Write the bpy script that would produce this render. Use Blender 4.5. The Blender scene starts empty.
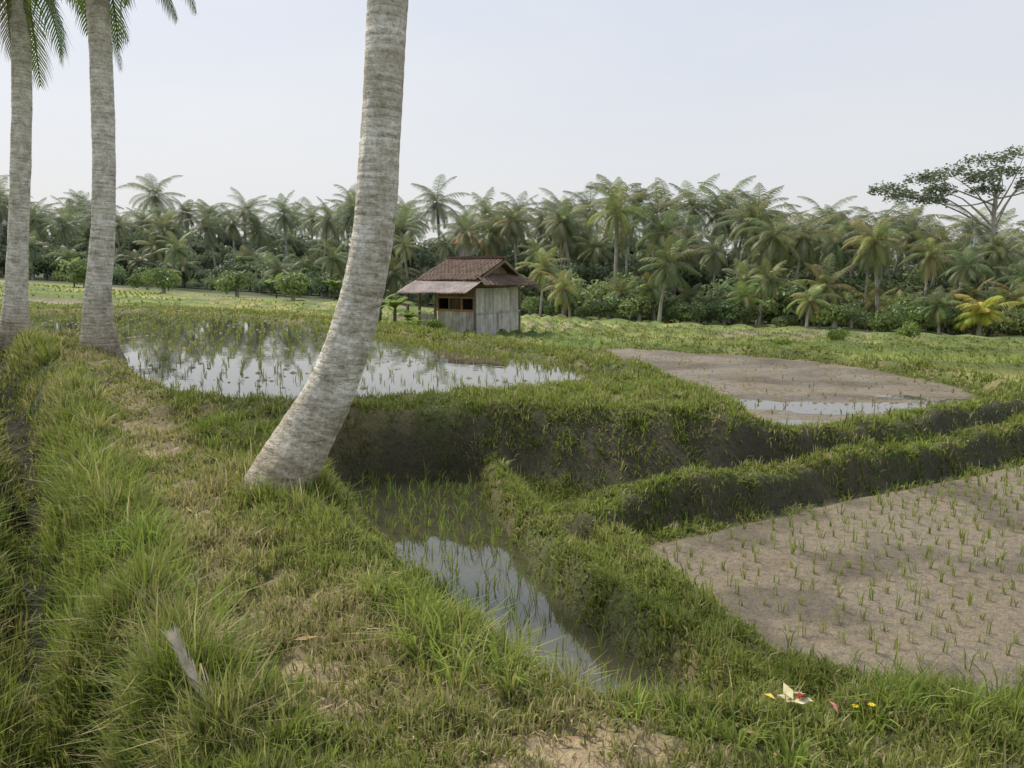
import bpy, math, random
import numpy as np
from mathutils import Vector, Matrix
random.seed(3)
rng=np.random.default_rng(7)
scene=bpy.context.scene
COL=bpy.context.collection

# ---------------------------------------------------------------- helpers
TAB=rng.random((256,256))
def vn(x,y,s=1.0,o=0.0):
    x=np.asarray(x)*s+37.3+o*11.7; y=np.asarray(y)*s+91.1+o*5.3
    xi=np.floor(x).astype(int); yi=np.floor(y).astype(int)
    fx=x-xi; fy=y-yi; fx=fx*fx*(3-2*fx); fy=fy*fy*(3-2*fy)
    a=TAB[xi%256,yi%256]; b=TAB[(xi+1)%256,yi%256]; c=TAB[xi%256,(yi+1)%256]; d=TAB[(xi+1)%256,(yi+1)%256]
    return (a*(1-fx)+b*fx)*(1-fy)+(c*(1-fx)+d*fx)*fy
def fbm(x,y,s=1.0,o=0.0,n=3):
    t=0;a=.5;w=0
    for i in range(n):
        t=t+a*vn(x,y,s,o+i*3.1); w+=a; a*=.5; s*=2.1
    return t/w
def ss(a,b,x):
    t=np.clip((x-a)/(b-a),0,1); return t*t*(3-2*t)
def ldist(X,Y,pts,closed=False):
    P=list(pts)+([pts[0]] if closed else [])
    D=np.full(X.shape,1e9)
    for (x0,y0),(x1,y1) in zip(P[:-1],P[1:]):
        dx,dy=x1-x0,y1-y0; L=dx*dx+dy*dy+1e-12
        t=np.clip(((X-x0)*dx+(Y-y0)*dy)/L,0,1)
        D=np.minimum(D,(X-x0-t*dx)**2+(Y-y0-t*dy)**2)
    return np.sqrt(D)
def sdp(X,Y,poly):
    D=ldist(X,Y,poly,True); ins=np.zeros(X.shape,bool)
    n=len(poly)
    for i in range(n):
        x0,y0=poly[i]; x1,y1=poly[(i+1)%n]
        if y0==y1: continue
        c=((y0>Y)!=(y1>Y))&(X<(x1-x0)*(Y-y0)/(y1-y0)+x0)
        ins^=c
    return np.where(ins,D,-D)
def smooth_poly(p,it=2):
    for _ in range(it):
        q=[]
        for i in range(len(p)):
            a=p[i]; b=p[(i+1)%len(p)]
            q+=[(a[0]*.75+b[0]*.25,a[1]*.75+b[1]*.25),(a[0]*.25+b[0]*.75,a[1]*.25+b[1]*.75)]
        p=q
    return p
def lerp(a,b,t): return a+(b-a)*t

def mesh_np(name,V,F4=None,F3=None,mats=(),cols=None,smooth=False,mi=None):
    me=bpy.data.meshes.new(name)
    V=np.asarray(V,dtype=np.float32)
    starts=[];tot=0
    L=[]
    if F4 is not None and len(F4): L.append(np.asarray(F4,np.int32).ravel()); starts.append(np.arange(len(F4))*4); tot=len(F4)*4
    if F3 is not None and len(F3): L.append(np.asarray(F3,np.int32).ravel()); starts.append(tot+np.arange(len(F3))*3); tot+=len(F3)*3
    L=np.concatenate(L); S=np.concatenate(starts).astype(np.int32)
    me.vertices.add(len(V)); me.vertices.foreach_set('co',V.ravel())
    me.loops.add(len(L)); me.loops.foreach_set('vertex_index',L)
    me.polygons.add(len(S)); me.polygons.foreach_set('loop_start',S)
    if mi is not None: me.polygons.foreach_set('material_index',np.asarray(mi,np.int32))
    me.update(calc_edges=True); me.validate()
    if smooth: me.polygons.foreach_set('use_smooth',np.ones(len(me.polygons),bool))
    if cols is not None:
        a=me.color_attributes.new('col','FLOAT_COLOR','POINT')
        c=np.ones((len(V),4),np.float32); c[:,:cols.shape[1]]=cols
        a.data.foreach_set('color',c.ravel())
    for m in mats: me.materials.append(m)
    return me
def obj(name,me,parent=None,loc=None):
    o=bpy.data.objects.new(name,me); COL.objects.link(o)
    if parent: o.parent=parent
    if loc is not None: o.location=loc
    return o
def empty(name,loc=(0,0,0)):
    o=bpy.data.objects.new(name,None); COL.objects.link(o); o.location=loc; o.empty_display_size=.2; return o

# ---------------------------------------------------------------- materials
class NT:
    def __init__(s,name):
        s.m=bpy.data.materials.new(name); s.m.use_nodes=True; s.t=s.m.node_tree; s.t.nodes.clear()
        s.out=s.n('ShaderNodeOutputMaterial')
    def n(s,t,**k):
        x=s.t.nodes.new(t)
        for a,b in k.items(): setattr(x,a,b)
        return x
    def l(s,a,b): s.t.links.new(a,b)
    def noise(s,scale,detail=4,vec=None,rough=.6):
        x=s.n('ShaderNodeTexNoise'); x.inputs['Scale'].default_value=scale; x.inputs['Detail'].default_value=detail; x.inputs['Roughness'].default_value=rough
        if vec is not None: s.l(vec,x.inputs['Vector'])
        return x.outputs['Fac']
    def mapped(s,vec,sc):
        mp=s.n('ShaderNodeMapping'); mp.inputs['Scale'].default_value=sc; s.l(vec,mp.inputs[0]); return mp.outputs[0]
    def ramp(s,fac,stops):
        r=s.n('ShaderNodeValToRGB'); e=r.color_ramp.elements
        while len(e)<len(stops): e.new(.5)
        for i,(p,c) in enumerate(stops): e[i].position=p; e[i].color=(*c,1) if len(c)==3 else c
        s.l(fac,r.inputs['Fac']); return r.outputs['Color']
    def mix(s,fac,a,b,mode='MIX'):
        x=s.n('ShaderNodeMix',data_type='RGBA',blend_type=mode)
        for sock,v in ((x.inputs[0],fac),(x.inputs[6],a),(x.inputs[7],b)):
            if isinstance(v,(int,float)): sock.default_value=v
            elif isinstance(v,tuple): sock.default_value=(*v,1)
            else: s.l(v,sock)
        return x.outputs[2]
    def math(s,op,a,b=None):
        x=s.n('ShaderNodeMath',operation=op)
        for i,v in enumerate((a,b)):
            if v is None: continue
            if isinstance(v,(int,float)): x.inputs[i].default_value=v
            else: s.l(v,x.inputs[i])
        return x.outputs[0]
    def bump(s,h,strength=.5,dist=.02):
        b=s.n('ShaderNodeBump'); b.inputs['Strength'].default_value=strength; b.inputs['Distance'].default_value=dist
        s.l(h,b.inputs['Height']); return b.outputs['Normal']
    def princ(s,color,rough=.8,normal=None,spec=.3,**k):
        p=s.n('ShaderNodeBsdfPrincipled')
        if isinstance(color,tuple): p.inputs['Base Color'].default_value=(*color,1)
        else: s.l(color,p.inputs['Base Color'])
        if isinstance(rough,(int,float)): p.inputs['Roughness'].default_value=rough
        else: s.l(rough,p.inputs['Roughness'])
        p.inputs['Specular IOR Level'].default_value=spec
        if normal is not None: s.l(normal,p.inputs['Normal'])
        return p
    def fin(s,sh): s.l(sh,s.out.inputs['Surface']); return s.m

def leaf_mat(name,trans=.3,haze_tint=False,rough=.55,spec=.3):
    t=NT(name)
    a=t.n('ShaderNodeAttribute',attribute_name='col'); c=a.outputs['Color']
    if haze_tint:
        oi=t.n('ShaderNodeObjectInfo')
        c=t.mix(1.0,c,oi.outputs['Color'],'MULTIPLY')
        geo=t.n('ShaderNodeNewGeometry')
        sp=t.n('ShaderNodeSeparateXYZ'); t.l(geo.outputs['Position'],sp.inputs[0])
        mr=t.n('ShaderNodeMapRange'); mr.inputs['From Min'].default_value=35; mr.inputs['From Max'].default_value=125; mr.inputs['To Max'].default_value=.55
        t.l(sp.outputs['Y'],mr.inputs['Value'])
        c=t.mix(mr.outputs[0],c,(.33,.38,.32))  # aerial haze painted into the leaf colour, paler with growing world Y
    p=t.princ(c,rough,spec=spec)
    tr=t.n('ShaderNodeBsdfTranslucent'); 
    c2=t.mix(.5,c,(.30,.34,.05)) if not haze_tint else t.mix(.25,c,(.28,.34,.08))
    t.l(c2,tr.inputs['Color'])
    ms=t.n('ShaderNodeMixShader'); ms.inputs[0].default_value=trans
    t.l(p.outputs[0],ms.inputs[1]); t.l(tr.outputs[0],ms.inputs[2])
    return t.fin(ms.outputs[0])
M_grass=leaf_mat('grass_blades',trans=.42,spec=.2)
M_palm=leaf_mat('palm_leaf',trans=.32,haze_tint=True,rough=.5)
M_tree=leaf_mat('tree_leaf',trans=.3,haze_tint=True)

def ground_mat():
    t=NT('ground_soil_grass')
    a=t.n('ShaderNodeAttribute',attribute_name='col'); 
    geo=t.n('ShaderNodeNewGeometry'); pos=geo.outputs['Position']
    n1=t.noise(1.3,5,pos); n2=t.noise(14,6,pos,.7); n3=t.noise(60,4,pos)
    v=t.ramp(n1,[(.3,(.72,.72,.72)),(.7,(1.22,1.22,1.2))])
    c=t.mix(1.0,a.outputs['Color'],v,'MULTIPLY')
    v2=t.ramp(n2,[(.3,(.55,.55,.55)),(.5,(1,1,1)),(.72,(1.3,1.28,1.25))])
    c=t.mix(.9,c,v2,'MULTIPLY')
    v3=t.ramp(n3,[(.35,(.72,.72,.72)),(.65,(1.18,1.18,1.18))])
    c=t.mix(.8,c,v3,'MULTIPLY')
    h=t.math('ADD',n2,t.math('MULTIPLY',n3,.45))
    wetm=t.math('MULTIPLY',a.outputs['Alpha'],t.ramp(n1,[(.40,(0,0,0)),(.58,(1,1,1))]))
    rr=t.math('SUBTRACT',.92,t.math('MULTIPLY',wetm,.58))
    c=t.mix(t.math('MULTIPLY',wetm,.30),c,(.055,.042,.025),'MIX')
    p=t.princ(c,rr,t.bump(h,.9,.04),spec=.4)
    return t.fin(p.outputs[0])
M_ground=ground_mat()

def water_mat(name,base=(.06,.058,.035),ior=1.45):
    t=NT(name)
    geo=t.n('ShaderNodeNewGeometry')
    n=t.noise(3.0,2,geo.outputs['Position']); n2=t.noise(.9,4,geo.outputs['Position'])
    c=t.mix(n2,tuple(x*.7 for x in base),tuple(x*1.3 for x in base))
    p=t.princ(c,.02,t.bump(n,.04,.02),spec=.5); p.inputs['IOR'].default_value=ior
    return t.fin(p.outputs[0])
M_water=water_mat('paddy_water',ior=1.8)

def trunk_mat(name):
    t=NT(name)
    geo=t.n('ShaderNodeNewGeometry'); pos=geo.outputs['Position']
    a=t.n('ShaderNodeAttribute',attribute_name='col'); sp=t.n('ShaderNodeSeparateColor'); t.l(a.outputs['Color'],sp.inputs[0])
    h=sp.outputs[0]
    n1=t.noise(6,8,pos,.78); n2=t.noise(45,5,pos,.7); n0=t.noise(1.8,3,pos)
    st=t.noise(1,5,t.mapped(pos,(4,4,34)),.65)
    ring=t.math('SINE',t.math('ADD',t.math('MULTIPLY',h,20*2*math.pi/.06),t.math('MULTIPLY',n1,7.0)))
    base=t.ramp(n1,[(.34,(.34,.305,.24)),(.44,(.56,.52,.44)),(.53,(.70,.67,.59)),(.60,(.85,.83,.77))])
    lich=t.ramp(n2,[(.35,(.66,.64,.58)),(.5,(1,1,1)),(.66,(1.15,1.15,1.12))])
    c=t.mix(1.0,base,lich,'MULTIPLY')
    c=t.mix(t.math('MULTIPLY',t.ramp(n0,[(.5,(0,0,0)),(.7,(1,1,1))]),.35),c,(.36,.35,.24))
    c=t.mix(.85,c,t.ramp(st,[(.36,(.64,.61,.55)),(.48,(1,1,1)),(.7,(1.08,1.08,1.06))]),'MULTIPLY')
    rr=t.ramp(ring,[(.0,(1,1,1)),(.8,(1,1,1)),(.97,(.66,.64,.60))])
    c=t.mix(.5,c,rr,'MULTIPLY')
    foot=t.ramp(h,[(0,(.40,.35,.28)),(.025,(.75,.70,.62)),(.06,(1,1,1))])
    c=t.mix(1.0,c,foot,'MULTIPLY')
    hh=t.math('ADD',t.math('MULTIPLY',ring,-.10),t.math('ADD',t.math('MULTIPLY',n2,.7),t.math('ADD',n1,st)))
    p=t.princ(c,.92,t.bump(hh,.8,.02),spec=.15)
    return t.fin(p.outputs[0])
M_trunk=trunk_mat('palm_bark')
def far_trunk():
    t=NT('distant_bark'); geo=t.n('ShaderNodeNewGeometry')
    n=t.noise(1.5,3,geo.outputs['Position'])
    p=t.princ(t.ramp(n,[(.3,(.22,.21,.17)),(.7,(.42,.40,.34))]),.9,spec=.1)
    return t.fin(p.outputs[0])
M_ftrunk=far_trunk()
def simple(name,c1,c2,scale=6,rough=.8,stretch=None,bumps=.3,spec=.2):
    t=NT(name); tc=t.n('ShaderNodeTexCoord')
    vec=t.mapped(tc.outputs['Object'],stretch or (1,1,1))
    n=t.noise(scale,6,vec,.7); n2=t.noise(scale*.35,3,tc.outputs['Object'])
    c=t.ramp(n,[(.3,c1),(.68,c2)])
    c=t.mix(.8,c,t.ramp(n2,[(.3,(.65,.64,.6)),(.65,(1.15,1.15,1.15))]),'MULTIPLY')
    p=t.princ(c,rough,t.bump(n,bumps,.01),spec=spec)
    return t.fin(p.outputs[0])

# ---------------------------------------------------------------- terrain
PA=smooth_poly([(-16.5,21.0),(-17.4,27.1),(-14.6,29),(-8.8,25.3),(-4.5,20.2),(-1.9,16.7),(.13,13.6),(1.25,11.5),(1.62,10.75),(1.3,10.3),(.35,9.5),(-.73,9.0),(-1.69,8.55),(-2.95,8.4),(-4.3,9.3),(-5.6,11.3),(-7.2,14.1),(-9.2,16.6),(-12,17.2)],1)
PB=smooth_poly([(-1.95,7.95),(-.34,7.95),(-.19,6.81),(.13,5.58),(.505,4.31),(.93,3.62),(.5,3.55),(.0,4.2),(-.50,5.15),(-1.0,6.14),(-1.9,7.2)],1)
PD=[(1.0,5.9),(2.2,6.65),(3.9,7.6),(5.9,8.7),(9,10.6),(12,8),(9,4.4),(4,3.7),(2.45,3.56),(2.04,3.62),(1.65,3.86),(1.37,4.13),(1.17,4.72),(1.05,5.39)]
PF=smooth_poly([(1.99,17.9),(3.95,16.8),(6.1,14.9),(6.9,12.1),(6.5,10.8),(4.4,9.35),(2.6,8.3),(2.45,8.9),(2.5,10.7),(2.33,12.9),(2.0,15.6)],1)
TA=[(-3.5,7.9),(-2.3,8.0),(-1.16,8.0),(-.13,8.05),(.9,7.85),(1.5,7.75),(1.95,7.75),(2.12,8.1),(2.1,8.7),(2.0,10.0),(1.75,11.8),(.5,14.7),(-1.5,17.6),(-3.3,20.8),(-8.5,26.5),(-13.5,30.5),(-19,30),(-21,25),(-19,19),(-12,16),(-8,13),(-5,9.5)]
BAS=[(-2.6,8.3),(-.3,8.3),(.9,7.9),(1.6,7.7),(2.1,7.5),(2.75,7.75),(3.9,8.35),(6.2,9.8),(12,13.3),(16,8),(12,1),(0,1),(-3,5)]
BK=[(-2.1,7.9),(-2.6,7.9),(-3.4,8.0),(-4.8,9.4),(-6.1,11.4),(-7.8,14.1),(-9.6,16.2),(-12.5,16.7),(-17.5,20.0),(-19,27),(-60,34),(-60,-30),(60,-30),(60,-5),(15,1.5),(4,2.3),(1.9,2.6),(1.3,2.7),(.7,2.65),(.25,2.7),(-.15,3.05),(-.65,3.85),(-1.3,5.0),(-1.55,5.9),(-1.95,7.1)]
L_C=[(-.25,7.95),(-.16,7.5),(.04,6.44),(.38,5.05),(.67,4.27),(.98,3.75),(1.1,3.3)]
L_E1=[(.66,5.9),(.74,6.25),(1.05,6.5),(2.4,7.15),(4.0,8.05),(5.65,9.05),(9.2,11.2)]
L_E1L=[(.70,6.0),(.80,5.34),(.92,4.71),(1.05,4.2),(1.24,3.72),(1.5,3.4),(2.1,3.2),(3.5,3.1)]
L_MID=[(.55,5.2),(.75,4.6),(1.0,4.0),(1.2,3.4)]
L_E2=[(1.95,7.85),(2.2,7.65),(2.75,7.8),(3.9,8.4),(5.2,9.2),(6.4,9.95),(7.1,10.9),(7.3,12.3),(6.5,15.1),(4.4,17.2),(2.1,18.6)]
DITCH=[(-11.5,17.5),(-9.3,14.2),(-7.5,11.6),(-5.96,9.37),(-4.6,7.4),(-3.73,5.9),(-2.85,4.41),(-2.15,3.32),(-1.78,2.85),(-1.4,2.2),(-.9,1.0),(-.6,-2)]
PATH=[(1.0,1.2),(.3,2.3),(-.45,2.8),(-1.15,3.6),(-1.9,4.7),(-2.7,6.2),(-3.9,8.3),(-6.4,12.2),(-10,17)]
OFF=(1.08,2.86)

def terrain(X,Y):
    u=np.clip(X/np.maximum(Y,8),-.8,.8)
    per=4.6
    s=(Y*.95+.25*X+1.8*np.sin(X*.13)+.9*np.sin(X*.047+1)+.5*np.sin(X*.37))/per
    k=np.floor(s); f=s-k
    Yq=Y+(ss(.88,.985,f)-f+.45)*per
    Yq=np.where(Y>72,72,np.minimum(Yq,72))
    dep=np.where(u>0,1.9+2.8*u,1.9+4.3*u)
    z=-.25-(np.maximum(Yq,14)-14)/51*dep
    cx=(X+3*k+1.2*np.sin(Y*.2))/(11+3*np.sin(k*2.3)); kx=np.floor(cx); fx=cx-kx
    bum=np.maximum(np.exp(-((f-.88)/.055)**2),np.exp(-((fx-.5)/.025)**2))
    bum=bum*(Y<72)*(Y>12)
    z=z+.24*bum
    h=np.abs(np.sin(k*12.9898+kx*78.233)*43758.5453)%1
    h=np.where(fx>.5,np.abs(np.sin((k*7+3)*1.618+kx*39.42)*9158.5453)%1,h)
    c=np.zeros(X.shape+(4,))
    g1=np.array([.23,.27,.07]); g2=np.array([.33,.33,.11]); g3=np.array([.17,.23,.055]); g4=np.array([.30,.25,.17])
    cc=np.where((h<.34)[...,None],g1,np.where((h<.62)[...,None],g2,np.where((h<.80)[...,None],g3,g4)))
    cc=lerp(cc,np.array([.08,.12,.03]),np.clip(bum,0,1)[...,None]*.9)
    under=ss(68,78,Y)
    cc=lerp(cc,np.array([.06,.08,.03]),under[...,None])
    rice=((h<.80)&(Y>12.5)&(Y<66)).astype(float)*(1-np.clip(bum*2,0,1))
    nz=fbm(X,Y,1.1,0)-.5; nz2=fbm(X,Y,3.5,5)-.5
    edge=nz*.35+nz2*.18
    sb=sdp(X,Y,BAS); z=lerp(z,-.52,ss(-.15,.15,sb))
    sF=sdp(X,Y,PF)+edge*.5
    zf=-.170+.04*(fbm(X,Y*1.6,1.5,77)-.5)+.007*np.clip(Y-10.2,0,9)
    z=lerp(z,zf,ss(-.5,-.1,sF))
    sD=sdp(X,Y,PD)+edge*.3
    local=np.maximum(ss(-1.0,-.2,sb),ss(-.7,-.2,sF))
    rice=rice*(1-local)
    G=np.where(Y<13,1.0,.05)*(Y<70)
    G=np.maximum(G*1.0,bum*.9)
    def bund(z,L,top,hw,slope,w=.12):
        d=ldist(X,Y,L)+edge*w*2.6
        tp=top+nz*.12+nz2*.09
        pr=tp-np.maximum(0,d-hw)*slope-.25*(np.clip(d/hw,0,1)**2)*hw
        return np.maximum(z,np.where(d<hw+1.5,pr,-9)),d
    z,dC=bund(z,L_C,-.27,.11,2.1); z,d1=bund(z,L_E1,-.2,.14,2.8); z,d1L=bund(z,L_E1L,-.29,.13,1.7)
    z,dm=bund(z,L_MID,-.34,.14,.8); z,d2=bund(z,L_E2,.0,.13,1.8)
    sT=sdp(X,Y,TA)+edge*.6
    wT=.45+.3*ss(-.5,.8,X)
    tT=ss(0,1,(sT+wT)/wT)
    z=np.where(tT>0,lerp(z,.22+nz*.09,tT),z)
    sA=sdp(X,Y,PA)+edge*.26
    tA=ss(-.1,.12,sA); z=lerp(z,.07,tA)
    sK=sdp(X,Y,BK)+edge*.5
    zp=.46*ss(5.4,11.5,Y)+nz*.12+nz2*.07
    zp=zp-.14*ss(13,16,Y)-.3*ss(20,30,Y)
    tK=ss(-.62,.02,sK); z=np.where(tK>0,np.maximum(z,lerp(z,zp,tK)),z)
    sB=sdp(X,Y,PB)+edge*.2
    tB=ss(-.08,.08,sB); z=lerp(z,-.6,tB)
    z=np.where(sD>0,lerp(z,-.515+.04*fbm(X,Y,4,2),ss(0,.1,sD)),z)
    dd=ldist(X,Y,DITCH)+edge*.55
    z=z-.66*np.exp(-(dd/.27)**2)
    left=(X<np.interp(Y,[p[1] for p in DITCH[::-1]],[p[0] for p in DITCH[::-1]]))
    z=z+np.where(left&(Y<19),.08*ss(.3,1.2,dd),0)
    grassy=1-np.maximum.reduce([ss(-.02,.06,sA),ss(-.02,.05,sB),ss(-.02,.05,sD),ss(-.02,.06,sF)])
    z=z+grassy*np.clip(local+ss(-.2,.2,sT)+(tK>0.2),0,1)*((fbm(X,Y,9,8)-.5)*.10+(fbm(X,Y,3,18)-.5)*.08)
    near=np.clip(local+ss(-1,-.3,sT)+ss(-1,-.3,sK),0,1)
    ng=fbm(X,Y,2.2,9)
    grass=lerp(np.array([.10,.12,.035]),np.array([.22,.19,.09]),ss(.4,.7,ng)[...,None])
    cc=lerp(cc,grass,near[...,None])
    rice=rice*(1-near)
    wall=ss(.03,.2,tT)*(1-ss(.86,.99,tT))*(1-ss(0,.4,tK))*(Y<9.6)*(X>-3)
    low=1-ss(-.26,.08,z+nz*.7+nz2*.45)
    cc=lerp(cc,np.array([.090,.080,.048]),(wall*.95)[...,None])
    f1=ss(.10,.17,d1)*(1-ss(.32,.45,d1))*(Y<10.5)*(sb>0)
    cc=lerp(cc,np.array([.07,.062,.038]),(f1*.85)[...,None])
    dp=ldist(X,Y,PATH)+(nz*.8)
    pth=(1-ss(.12,.55,dp))
    cc=lerp(cc,np.array([.32,.26,.15]),(pth*.8)[...,None])
    bare=np.exp(-(((X-.15)/.42)**2+((Y-2.42)/.17)**2))*1.5+np.exp(-(((X-1.0)/.3)**2+((Y-2.4)/.12)**2))*.7
    bare=np.clip(bare*ss(.25,.45,fbm(X,Y,7,3)),0,1)
    spots=ss(.60,.68,fbm(X,Y,2.6,55))*ss(-.1,.2,sK)*(1-ss(.5,.9,dp))
    bare=np.maximum(bare,spots*.75)
    cc=lerp(cc,np.array([.38,.29,.18]),bare[...,None])
    mud=np.array([.245,.20,.14])
    wet=np.zeros(X.shape)
    m=ss(0,.12,sD); patch=fbm(X,Y,1.6,4)
    mudc=lerp(mud*.66,mud*1.1,ss(.36,.56,patch)[...,None])
    cc=lerp(cc,mudc,m[...,None]); wet=lerp(wet,.75,m)
    m=ss(0,.15,sF); patchF=fbm(X,Y*1.8,.8,14)
    mudc=lerp(mud*.62,mud*1.0,ss(.38,.58,patchF)[...,None])
    cc=lerp(cc,mudc,m[...,None]); wet=lerp(wet,1.0,m)
    m=np.maximum(tA,tB); cc=lerp(cc,np.array([.09,.08,.045]),m[...,None])
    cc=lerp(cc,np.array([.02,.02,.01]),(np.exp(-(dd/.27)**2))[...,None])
    c[...,:3]=cc; c[...,3]=wet
    G=lerp(G,1.0,near)*grassy
    G=G*(1-.93*wall*low)*(1-.4*pth)*(1-.95*bare)*(1-.6*f1)*(1-.9*np.exp(-(dd/.18)**2))
    G=G*(.4+.6*ss(.32,.5,fbm(X,Y,4.5,88)))
    doff=np.hypot(X-OFF[0],Y-OFF[1]); G=G*(.35+.65*ss(.06,.2,doff))
    Ln=.04+.05*ng
    tall=np.zeros(X.shape)
    tall=np.maximum(tall,np.exp(-((dd-.42)/.28)**2)*.62)
    tall=np.maximum(tall,left*.45*(Y<7))
    clump=np.exp(-(((X+.15)/.35)**2+((Y-3.15)/.28)**2))
    tall=np.maximum(tall,clump*.62)
    tall=np.maximum(tall,np.exp(-((sK-.15)/.18)**2)*.3*(X<-.7)*(Y<7))
    tall=np.maximum(tall,np.exp(-(sK/.2)**2)*.38*(X>=1.25)*(X<6))
    tall=tall*ss(.32,.58,fbm(X,Y,2.2,21))*(1-.9*pth)*ss(.1,.3,doff)
    tr=np.sqrt((X+1.65)**2+(Y-5.6)**2); tall=np.maximum(tall,.42*np.exp(-((tr-.35)/.2)**2))
    Ln=Ln+.30*tall
    leafy=np.clip(ss(.3,.9,near)*(1-ss(.02,.3,sK)),0,1)*(1-tall)
    Ln=Ln+.03*leafy*ss(.4,.65,fbm(X,Y,3.1,61))
    straw=np.clip(.12+.42*pth+.4*ss(.52,.72,fbm(X,Y,1.3,31))*(sK>-.1)+.25*ss(.6,.75,fbm(X,Y,2,33)),0,.8)
    return z,c,G,Ln,leafy,straw,rice

def axis(lo,hi,step,L0,L1,g0,g1):
    a=list(np.arange(lo,hi+1e-6,step)); s=step; x=hi
    while x<L1: s*=g1; x+=s; a.append(x)
    s=step; x=lo; b=[]
    while x>L0: s*=g0; x-=s; b.append(x)
    return np.array(b[::-1]+a)
xs=axis(-6.5,7.0,.05,-900,900,1.045,1.045)
ys=axis(1.2,10.5,.05,-60,1200,1.12,1.02)
XX,YY=np.meshgrid(xs,ys)
Z,C,GD,GL,GB,GS,GR=terrain(XX,YY)
nx,ny=len(xs),len(ys)
V=np.stack([XX.ravel(),YY.ravel(),Z.ravel()],1)
idx=np.arange(nx*ny).reshape(ny,nx)
F=np.stack([idx[:-1,:-1].ravel(),idx[:-1,1:].ravel(),idx[1:,1:].ravel(),idx[1:,:-1].ravel()],1)
g=obj('ground',mesh_np('ground',V,F,mats=[M_ground],cols=C.reshape(-1,4).astype(np.float32),smooth=True))
def look(A,x,y):
    i=np.clip(np.searchsorted(xs,x)-1,0,nx-2); j=np.clip(np.searchsorted(ys,y)-1,0,ny-2)
    fx=np.clip((x-xs[i])/(xs[i+1]-xs[i]),0,1); fy=np.clip((y-ys[j])/(ys[j+1]-ys[j]),0,1)
    return (A[j,i]*(1-fx)+A[j,i+1]*fx)*(1-fy)+(A[j+1,i]*(1-fx)+A[j+1,i+1]*fx)*fy
def gz(x,y): return float(look(Z,np.array([x]),np.array([y]))[0])

def grow(poly,d):
    out=[]; n=len(poly)
    area=sum(poly[i][0]*poly[(i+1)%n][1]-poly[(i+1)%n][0]*poly[i][1] for i in range(n))
    sg=1 if area>0 else -1
    for i in range(n):
        a=poly[i-1]; b=poly[(i+1)%n]; tx,ty=b[0]-a[0],b[1]-a[1]; l=math.hypot(tx,ty)+1e-9
        out.append((poly[i][0]+sg*ty/l*d,poly[i][1]-sg*tx/l*d))
    return out
def water(name,poly,z,d):
    p=grow(poly,d); me=bpy.data.meshes.new(name)
    me.from_pydata([(x,y,z) for x,y in p],[],[list(range(len(p)))]); me.materials.append(M_water)
    return obj(name,me)
water('paddy_water',PA,.15,.13); water('paddy_water',PB,-.5,.10)
water('paddy_water',PF,-.1690,.0)

# ---------------------------------------------------------------- blades
def blades(name,x,y,z,L,W,ang,lean,col,mat=M_grass,parent=None):
    n=len(x); d=np.stack([np.cos(ang),np.sin(ang)],1)
    fa=rng.random(n)*6.283; s=np.stack([np.cos(fa),np.sin(fa)],1)
    V=np.zeros((n,5,3),np.float32)
    P=np.stack([x,y],1)
    def put(i,h,off,w):
        V[:,i,:2]=P+d*(L*off)[:,None]+s*(W*w)[:,None]; V[:,i,2]=z+L*h
    put(0,-.08,np.zeros(n),-.45); put(1,-.08,np.zeros(n),.45)
    put(2,.62-.25*lean,lean*.35,-.5); put(3,.62-.25*lean,lean*.35,.5)
    put(4,1.0-.55*lean,lean*1.0,0)
    b=np.arange(n)*5
    F4=np.stack([b,b+1,b+3,b+2],1); F3=np.stack([b+2,b+3,b+4],1)
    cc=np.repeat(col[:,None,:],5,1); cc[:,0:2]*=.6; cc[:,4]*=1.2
    return obj(name,mesh_np(name,V.reshape(-1,3),F4,F3,mats=[mat],cols=cc.reshape(-1,3).astype(np.float32)),parent)

def gcolor(n,straw,big):
    a=np.array([.16,.225,.045]); b=np.array([.33,.35,.10]); c=np.array([.50,.42,.24]); dk=np.array([.075,.125,.03])
    t=rng.random(n)*.7+big*1.2-.45
    col=a+(b-a)*np.clip(t,0,1)[:,None]
    col=np.where((rng.random(n)<.2)[:,None],dk,col)
    col=np.where((rng.random(n)<straw)[:,None],c*(.6+.6*rng.random(n))[:,None],col)
    return col*(.75+.5*rng.random(n))[:,None]
N=1350000
r=np.exp(rng.random(N)*math.log(45/1.7))*1.7
th=(rng.random(N)-.5)*math.radians(96)
x=r*np.sin(th); y=r*np.cos(th)
G=look(GD,x,y); cl=fbm(x,y,6,40)
keep=(rng.random(N)<G*(.3+1.1*ss(.35,.6,cl)))&(y>1.5)
x=x[keep];y=y[keep];r=r[keep];cl=cl[keep]
z=look(Z,x,y);L=look(GL,x,y);B=look(GB,x,y);S=look(GS,x,y);n=len(x)
L=L*(.5+.8*rng.random(n))*(.5+1.0*cl); 
tallb=rng.random(n)<.05; L=np.where(tallb,L*1.7,L)
far=np.clip((r-9)/20,0,1); L=L*(1+.3*far)
lf=rng.random(n)<B*.3
W=(.003+.0009*r)*(.7+.6*rng.random(n)); W=np.where(lf,W*2.0,W); L=np.where(lf,np.minimum(L,.03+.025*rng.random(n)),L)
lean=np.where(lf,.5+.9*rng.random(n),.1+.9*rng.random(n)**1.3)
col=gcolor(n,np.where(lf,S*.3,S),fbm(x,y,1.3,50))
blades('grass',x,y,z,L,W,rng.random(n)*6.283,lean,col)
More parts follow.
